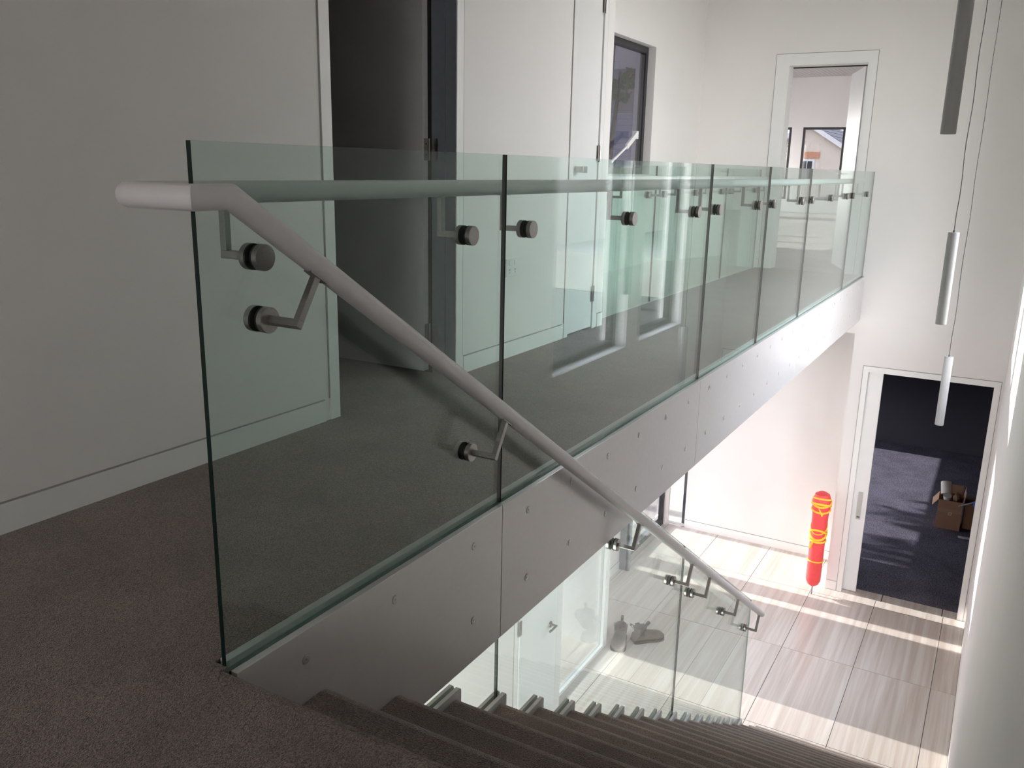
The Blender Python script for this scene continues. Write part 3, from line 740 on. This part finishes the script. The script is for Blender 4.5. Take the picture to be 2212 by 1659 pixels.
bm = B(); box(bm, L+.2, 14.9, -4, 2.0, -.62, -.46); struct(finish('ceiling', bm, 'darkwall'))

cb = empty('cardboard_box', (11.2, -1.065, F), .03); tag(cb, 'open brown cardboard box full of rubbish beyond the lower doorway', 'box')
def panel(name, m, x0, x1, y0, y1, z0, z1, par): bm = B(); box(bm, x0, x1, y0, y1, z0, z1); return finish(name, bm, m, par)
w2, d2_, hh = .145, .17, .40
panel('side', 'card', -d2_, -d2_+.005, -w2, w2, 0, hh, cb); panel('side', 'card', d2_-.005, d2_, -w2, w2, 0, hh, cb)
panel('side', 'card', -d2_+.005, d2_-.005, -w2, -w2+.005, 0, hh, cb); panel('side', 'card', -d2_+.005, d2_-.005, w2-.005, w2, 0, hh, cb)
panel('base', 'card', -d2_+.005, d2_-.005, -w2+.005, w2-.005, 0, .005, cb)
bm = B(); bar(bm, (0, w2, hh), (0, w2+.07, hh-.10), .32, .005, (1, 0, 0)); finish('flap', bm, 'cardin', cb)
bm = B(); bar(bm, (0, -w2, hh), (0, -w2-.02, hh+.13), .32, .005, (1, 0, 0)); finish('flap', bm, 'cardin', cb)
bm = B(); bar(bm, (d2_, 0, hh), (d2_+.10, 0, hh+.09), .27, .005, (0, 1, 0)); finish('flap', bm, 'cardin', cb)
panel('tape', 'tape', -d2_-.001, -d2_, -w2, w2, .235, .285, cb)
o = panel('label', 'label', -d2_-.0012, -d2_, -.03, .012, .20, .245, cb); o['label'] = 'small pale sticker with a dark mark'
for (a, b, c, d) in ((-.016, -.012, .21, .235), (-.010, .002, .231, .235), (-.010, .002, .210, .214), (-.004, 0.0, .214, .231)):
    panel('print_mark', 'ink', -d2_-.0016, -d2_-.0012, a, b, c, d, cb)
pr = empty('paper_roll', (11.22, -1.0, F+.44)); tag(pr, 'off-white paper roll lying on top in the cardboard box', 'paper roll', 'contents of the open box')
bm = B(); lathe(bm, [(.064, 0), (.066, .006), (.068, .165), (.062, .17)], (0, 0, -.02), Vector((.45, .12, .8)), 24); finish('roll', bm, 'offwhite', pr, True)
cu = empty('paper_cup', (11.095, -1.02, F+.37)); tag(cu, 'pale paper cup standing upright in the front of the cardboard box', 'cup', 'contents of the open box')
bm = B(); lathe(bm, [(.038, 0), (.052, .09), (.054, .092), (.049, .092), (.034, .02)], (0, 0, 0), Vector((-.3, .0, .95)), 24); finish('cup', bm, 'offwhite', cu, True)
bm = B(); lathe(bm, [(.050, .090), (.050, .093)], (0, 0, 0), Vector((-.3, .0, .95)), 24); finish('lid', bm, 'paper', cu, True)
kp = empty('crumpled_wrapping', (11.2, -1.125, F+.385)); tag(kp, 'crumpled brown wrapping paper bulging from the cardboard box', 'wrapping paper', 'contents of the open box')
bm = B(); bmesh.ops.create_icosphere(bm, subdivisions=3, radius=.085)
for v in bm.verts:
    f_ = 1+.22*math.sin(v.co.x*70)*math.cos(v.co.y*60+1)+.15*math.sin(v.co.z*90); v.co = Vector((v.co.x*1.3*f_, v.co.y*.42*f_, v.co.z*.9*f_))
finish('paper', bm, 'brownpaper', kp)
sk = empty('white_stick', (11.0, -1.17, F+.38)); tag(sk, 'thin white stick leaning out of the cardboard box to the door frame', 'stick', 'contents of the open box')
bm = B(); tube(bm, [(0, 0, -.02), (.20, -.34, .10)], .009, 8); finish('rod', bm, 'paper', sk, True)
c2 = empty('cardboard_box', (11.32, -1.375, F)); tag(c2, 'shaded closed cardboard box standing behind the open one', 'box')
bm = B(); box(bm, -.15, .15, -.145, .145, 0, .36); o = finish('carton', bm, 'card', c2); bevel_mod(o, .003, 1)
bm = B(); box(bm, -.1515, -.15, -.02, .02, 0, .36); box(bm, -.1515, .15, -.02, .02, .36, .3612); finish('tape', bm, 'tape', c2)
bb = empty('blue_bag', (11.02, -1.40, F+.362)); tag(bb, 'blue plastic bag on the shaded box beside the door frame', 'bag')
bm = B(); bmesh.ops.create_icosphere(bm, subdivisions=3, radius=.075)
for v in bm.verts:
    f_ = 1+.18*math.sin(v.co.x*60+v.co.z*40)*math.cos(v.co.y*55); v.co = Vector((v.co.x*.9*f_, v.co.y*.9*f_, v.co.z*1.1*f_+.07)); v.co.z = max(v.co.z, 0.002)
finish('bag', bm, 'blue', bb, True)
ps = empty('paper_sheet', (10.84, -1.29, F), .08); tag(ps, 'white printed sheet lying on the dark carpet inside the lower doorway', 'paper')
bm = B(); box(bm, -.035, .035, -.10, .075, 0, .003); finish('sheet', bm, 'paper', ps)
for i in range(4):
    bm = B(); box(bm, -.022+i*.012, -.018+i*.012, -.085, .05-.01*i, .003, .0034); finish('text_line', bm, 'gap', ps)

# ------------------------------------------------------------------ upper room beyond the end door
XU = 23.0
bm = B(); box(bm, L+.2, XU, -4, 6.2, -.45, .014); box(bm, L, L+.2, UD[0], UD[1], -.1, ZF+.001); o = finish('floor', bm, 'room_carpet'); struct(o); o['label'] = 'carpet of the sunlit room beyond the upper doorway'
holes = [(8.825, 9.625, .1, 2.25)]
ms = [11.09, 12.316, 13.601, 14.962, 16.198, 17.542, 19.3]
holes += [(ms[0], ms[-1], .1, 2.25), (20.3, 22.6, .1, 2.25)]
wall('wall_upper_room_left', 'y', 6.0, 6.2, L+.2, XU, -.6, 3.6, holes)
for i, (a, b) in enumerate(((8.825, 9.625), (11.09, 19.3), (20.3, 22.6))):
    window_y(8+i, (a, b, .1, 2.25), 6.05, 6.11, mull=ms[1:-1] if i == 1 else (), frame=.13)
wall('wall_upper_room_right', 'y', -4.2, -4, L+.2, XU, -.6, 3.6, [])
WE = [(2.769, 3.83, .35, 2.195), (4.12, 5.3, .35, 2.195)]
wall('wall_upper_room_end', 'x', XU, XU+.2, -4.2, 6.2, -.6, 3.6, WE)
for i, (a, b, c, d) in enumerate(WE):
    e = empty('window_%d' % (11+i), (XU+.1, (a+b)/2, c)); struct(e); fr = .06
    bm = B(); box(bm, XU, XU+.06, a, a+fr, c, d); box(bm, XU, XU+.06, b-fr, b, c, d); box(bm, XU, XU+.06, a+fr, b-fr, d-fr, d); box(bm, XU, XU+.06, a+fr, b-fr, c, c+fr); keep(finish('window_frame', bm, 'alu'), e)
    bm = B(); box(bm, XU+.027, XU+.033, a+fr, b-fr, c+fr, d-fr); keep(finish('pane', bm, 'tglass'), e)
bm = B(); box(bm, L+.2, XU, -4, 6.2, 3.45, 3.6); cl = finish('ceiling', bm, 'planks'); struct(cl)
for i in range(60):
    bm = B(); y0 = -1.0+i*.10; box(bm, L+.21, XU-.01, y0, y0+.094, 3.438, 3.4499); o = finish('ceiling_board', bm, 'planks', cl)

# ------------------------------------------------------------------ outdoors
bm = B(); box(bm, -40, 110, -90, -1.7, F-.4, F-.12); box(bm, -40, 110, 2.35, 90, F-.4, F-.12); box(bm, 17.3, 110, -1.7, 2.35, F-.4, F-.12); box(bm, 9.3, 17.3, 2.0, 2.35, F-.4, F-.12); box(bm, 4.85, 9.3, 1.7, 2.35, F-.4, F-.1)
o = finish('ground', bm, 'concrete'); o['kind'] = 'structure'
bm = B(); box(bm, -10, 24, -11, -1.9, F-.119, F-.09); o = finish('lawn', bm, 'lawn'); o['kind'] = 'structure'
bm = B(); box(bm, -30, 100, -24, -13, F-.119, F-.10); o = finish('road', bm, 'road'); o['kind'] = 'structure'

# cladding on the outer face of the end wall, seen through the black void window
ew = empty('wall_exterior', (L, 4, -.6)); struct(ew)
z_ = -.6
bm0 = B(); prism(bm0, [(-.004, 0), (-.016, .002), (-.010, .062), (-.004, .062)], 'y', 0, 1.3); 
me0 = None
for i in range(34):
    if i == 0: o = finish('cladding_board', bm0, 'board')
    else: o = bd0.copy(); COL.objects.link(o)
    if i == 0: bd0 = o
    o.location = (L, 2.06, -.6+i*.066); keep(o, ew)
bm = B(); box(bm, L-.010, L-.004, 2.06, 3.38, -.6+34*.066, 2.12); keep(finish('cladding_sheet', bm, 'board2'), ew)
# unseen board-clad storey on posts, added to keep sun off the void window
nb = empty('sun_block_storey', (6.5, 4.4, F-.1)); tag(nb, 'added blue-grey board-clad storey that keeps sun off the void window', 'house')
bm = B(); box(bm, 2.0, 8.5, 3.64, 6.5, -.2, 3.4); keep(finish('sun_block_body', bm, 'board'), nb)
pb = None
for i in range(24):
    z0 = -.2+i*.15
    bm = B(); prism(bm, [(3.64, z0), (3.615, z0+.002), (3.632, z0+.148), (3.64, z0+.148)], 'x', 2.0, 8.5); keep(finish('cladding_board', bm, 'board'), nb)
for x in (3.4, 6.6):
    bm = B(); box(bm, x-.1, x+.1, 5.8, 6.0, F-.12, -.2); keep(finish('sun_block_post', bm, 'white_board'), nb)

def tree(loc, h, rad, lab, seed, n=1400, lf=.16):
    R = random.Random(seed); e = empty('tree', loc); tag(e, lab, 'tree')
    bm = B(); tube(bm, [(0, 0, 0), (.05, .03, h*.4), (.0, .1, h*.75)], [.16, .11, .05], 10)
    for i in range(7):
        a = R.random()*6.28; z = h*(.35+.35*R.random()); tube(bm, [(0, 0, z), (math.cos(a)*rad*.5, math.sin(a)*rad*.5, z+h*.18)], [.05, .015], 6)
    finish('trunk', bm, 'bark', e, True)
    bm = B(); cl_ = [(Vector((R.gauss(0, rad*.45), R.gauss(0, rad*.45), h*.72+R.gauss(0, h*.13))), rad*(.25+.25*R.random())) for _ in range(16)]
    for i in range(n):
        c, rr_ = cl_[R.randrange(16)]; d = Vector((R.gauss(0, 1), R.gauss(0, 1), R.gauss(0, 1))).normalized()*rr_*(.6+.4*R.random()); p = c+d
        q = Vector((R.gauss(0, 1), R.gauss(0, 1), R.gauss(0, 1))).normalized(); s_ = q.orthogonal().normalized(); t_ = q.cross(s_); l_ = lf*(.6+.8*R.random())
        bm.faces.new([bm.verts.new(p+s_*l_), bm.verts.new(p+t_*l_*.5), bm.verts.new(p-s_*l_), bm.verts.new(p-t_*l_*.5)])
    o = finish('foliage', bm, 'leaf', e, kind='stuff')
    return e

def gable_house(name, lab, cx, cy, face, wx, dep, zw, zr, wallm, wins=(), ang=0.):
    """gable end faces -x (towards the building) at local x=0; width wx along y"""
    e = empty(name, (cx, cy, F-.12), ang); tag(e, lab, 'house'); H_ = zw-(F-.12); P_ = zr-(F-.12)
    bm = B(); prism(bm, [(-wx/2, 0), (wx/2, 0), (wx/2, H_), (0, P_), (-wx/2, H_)], 'x', 0, dep); finish('wall', bm, wallm, e)
    sl_ = Vector((0, wx/2, H_-P_)).normalized()
    for s in (-1, 1):
        d = Vector((0, s*wx/2, H_-P_)); ln = d.length; d.normalize(); nrm = Vector((0, s*(P_-H_), wx/2)).normalized()
        bm = B(); n_ = int(ln/.33)+1
        a = Vector((0, 0, P_))
        bar(bm, a+nrm*.04+Vector((dep/2, 0, 0)), a+d*(ln+.25)+nrm*.04+Vector((dep/2, 0, 0)), dep+.3, .08, (1, 0, 0)); rf = finish('roof', bm, 'slate', e)
        bm = B()
        for i in range(n_):
            p = a+d*(i*.33)+nrm*.085; bar(bm, p+Vector((dep/2, 0, 0)), p+d*.31+nrm*.01+Vector((dep/2, 0, 0)), dep+.28, .02, (1, 0, 0))
        finish('slate_courses', bm, 'slate', rf)
        bm = B(); bar(bm, a+Vector((-.17, 0, 0))+nrm*.0, a+d*(ln+.25)+Vector((-.17, 0, 0)), .05, .16, (1, 0, 0)); finish('barge_board', bm, 'white_board', e)
    for (y0, y1, z0, z1) in wins:
        z0 -= F-.12; z1 -= F-.12
        bm = B(); box(bm, -.03, .0, y0-.08, y1+.08, z0-.08, z1+.08); w_ = finish('window', bm, 'white_board', e)
        bm = B(); box(bm, -.04, -.031, y0, (y0+y1)/2-.02, z0, z1); box(bm, -.04, -.031, (y0+y1)/2+.02, y1, z0, z1); finish('pane', bm, 'cglass', w_)
    return e
# cream gables seen through the far windows
gh = gable_house('cream_house', 'cream rendered gable house with slate roof beyond the far right window', 35, 6.15, -1, 6.4, 9, .9, 2.9, 'cream', wins=((-.25, .15, .75, 1.5),))
bm = B(); H0 = -(F-.12); box(bm, -.05, 0, -.5, .4, 1.62+H0, 1.85+H0); finish('brick_lintel', bm, 'brick', gh)
gable_house('cream_house', 'second cream gable house at the left edge of the far window', 36, 13.2, -1, 6.2, 9, .9, 2.8, 'cream')
# white house and car on the street side, mirrored in the balustrade glass
wh = gable_house('white_house', 'white weatherboard gable house across the street', 27.5, -10.3, -1, 4.2, 8, .7, 1.9, 'white_board', wins=((-.5, .5, -.2, .6), (-1.5, -.7, -2.6, -1.4), (.6, 1.4, -2.6, -1.4)), ang=math.radians(-18))
for i in range(22):
    bm = B(); prism(bm, [(-.03, .2+i*.19), (-.004, .2+i*.19+.18), (-.004, .2+i*.19)], 'y', -2.09, 2.09); finish('weatherboard', bm, 'white_board', wh)
tree((33, -19, F-.1), 6.5, 2.2, 'leafy street tree on the lawn across the road', 3)
tree((24, -17, F-.1), 5.5, 1.8, 'smaller leafy tree beside the street kerb', 8)
tree((7.95, 2.75, F-.1), 8.2, .34, 'slender tree beside the window of the rear void', 11, 900, .05)
tree((9.8, 9.6, F-.1), 7.5, 1.6, 'garden tree behind the added board-clad storey', 5, 2600, .10)

car = empty('parked_car', (41, -19.5, F-.1), math.radians(200)); tag(car, 'silver hatchback parked on the street with red tail lamps', 'car')
bm = B(); prof_ = [(-2.0, .35), (-2.05, .75), (-1.9, .95), (-1.55, 1.38), (-1.0, 1.47), (.1, 1.45), (.9, 1.0), (1.9, .85), (2.05, .6), (2.0, .32)]
prism(bm, prof_, 'y', -.85, .85); o = finish('body', bm, 'car', car, True); bevel_mod(o, .08, 3)
bm = B(); prism(bm, [(-1.45, 1.02), (-1.25, 1.36), (.0, 1.38), (.7, 1.02)], 'y', -.86, .86); finish('side_windows', bm, 'cglass', car)
bm = B(); bar(bm, (-1.93, 0, 1.0), (-1.64, 0, 1.36), 1.3, .02, (0, 1, 0)); finish('rear_window', bm, 'cglass', car)
for s in (-1, 1):
    bm = B(); box(bm, -2.07, -1.85, s*.86-.12, s*.86+.02 if s > 0 else s*.86+.12, .78, 1.0); finish('tail_lamp', bm, 'taillamp', car)
    for x in (-1.3, 1.3):
        bm = B(); lathe(bm, [(.31, -.1), (.32, -.08), (.32, .08), (.31, .1)], (x, s*.78, .32), Vector((0, 1, 0)), 24); w_ = finish('wheel', bm, 'tyre', car, True)
        bm = B(); lathe(bm, [(.19, .1), (.18, .12)], (x, s*.78, .32), Vector((0, s, 0)), 16); finish('hub', bm, 'car', w_)
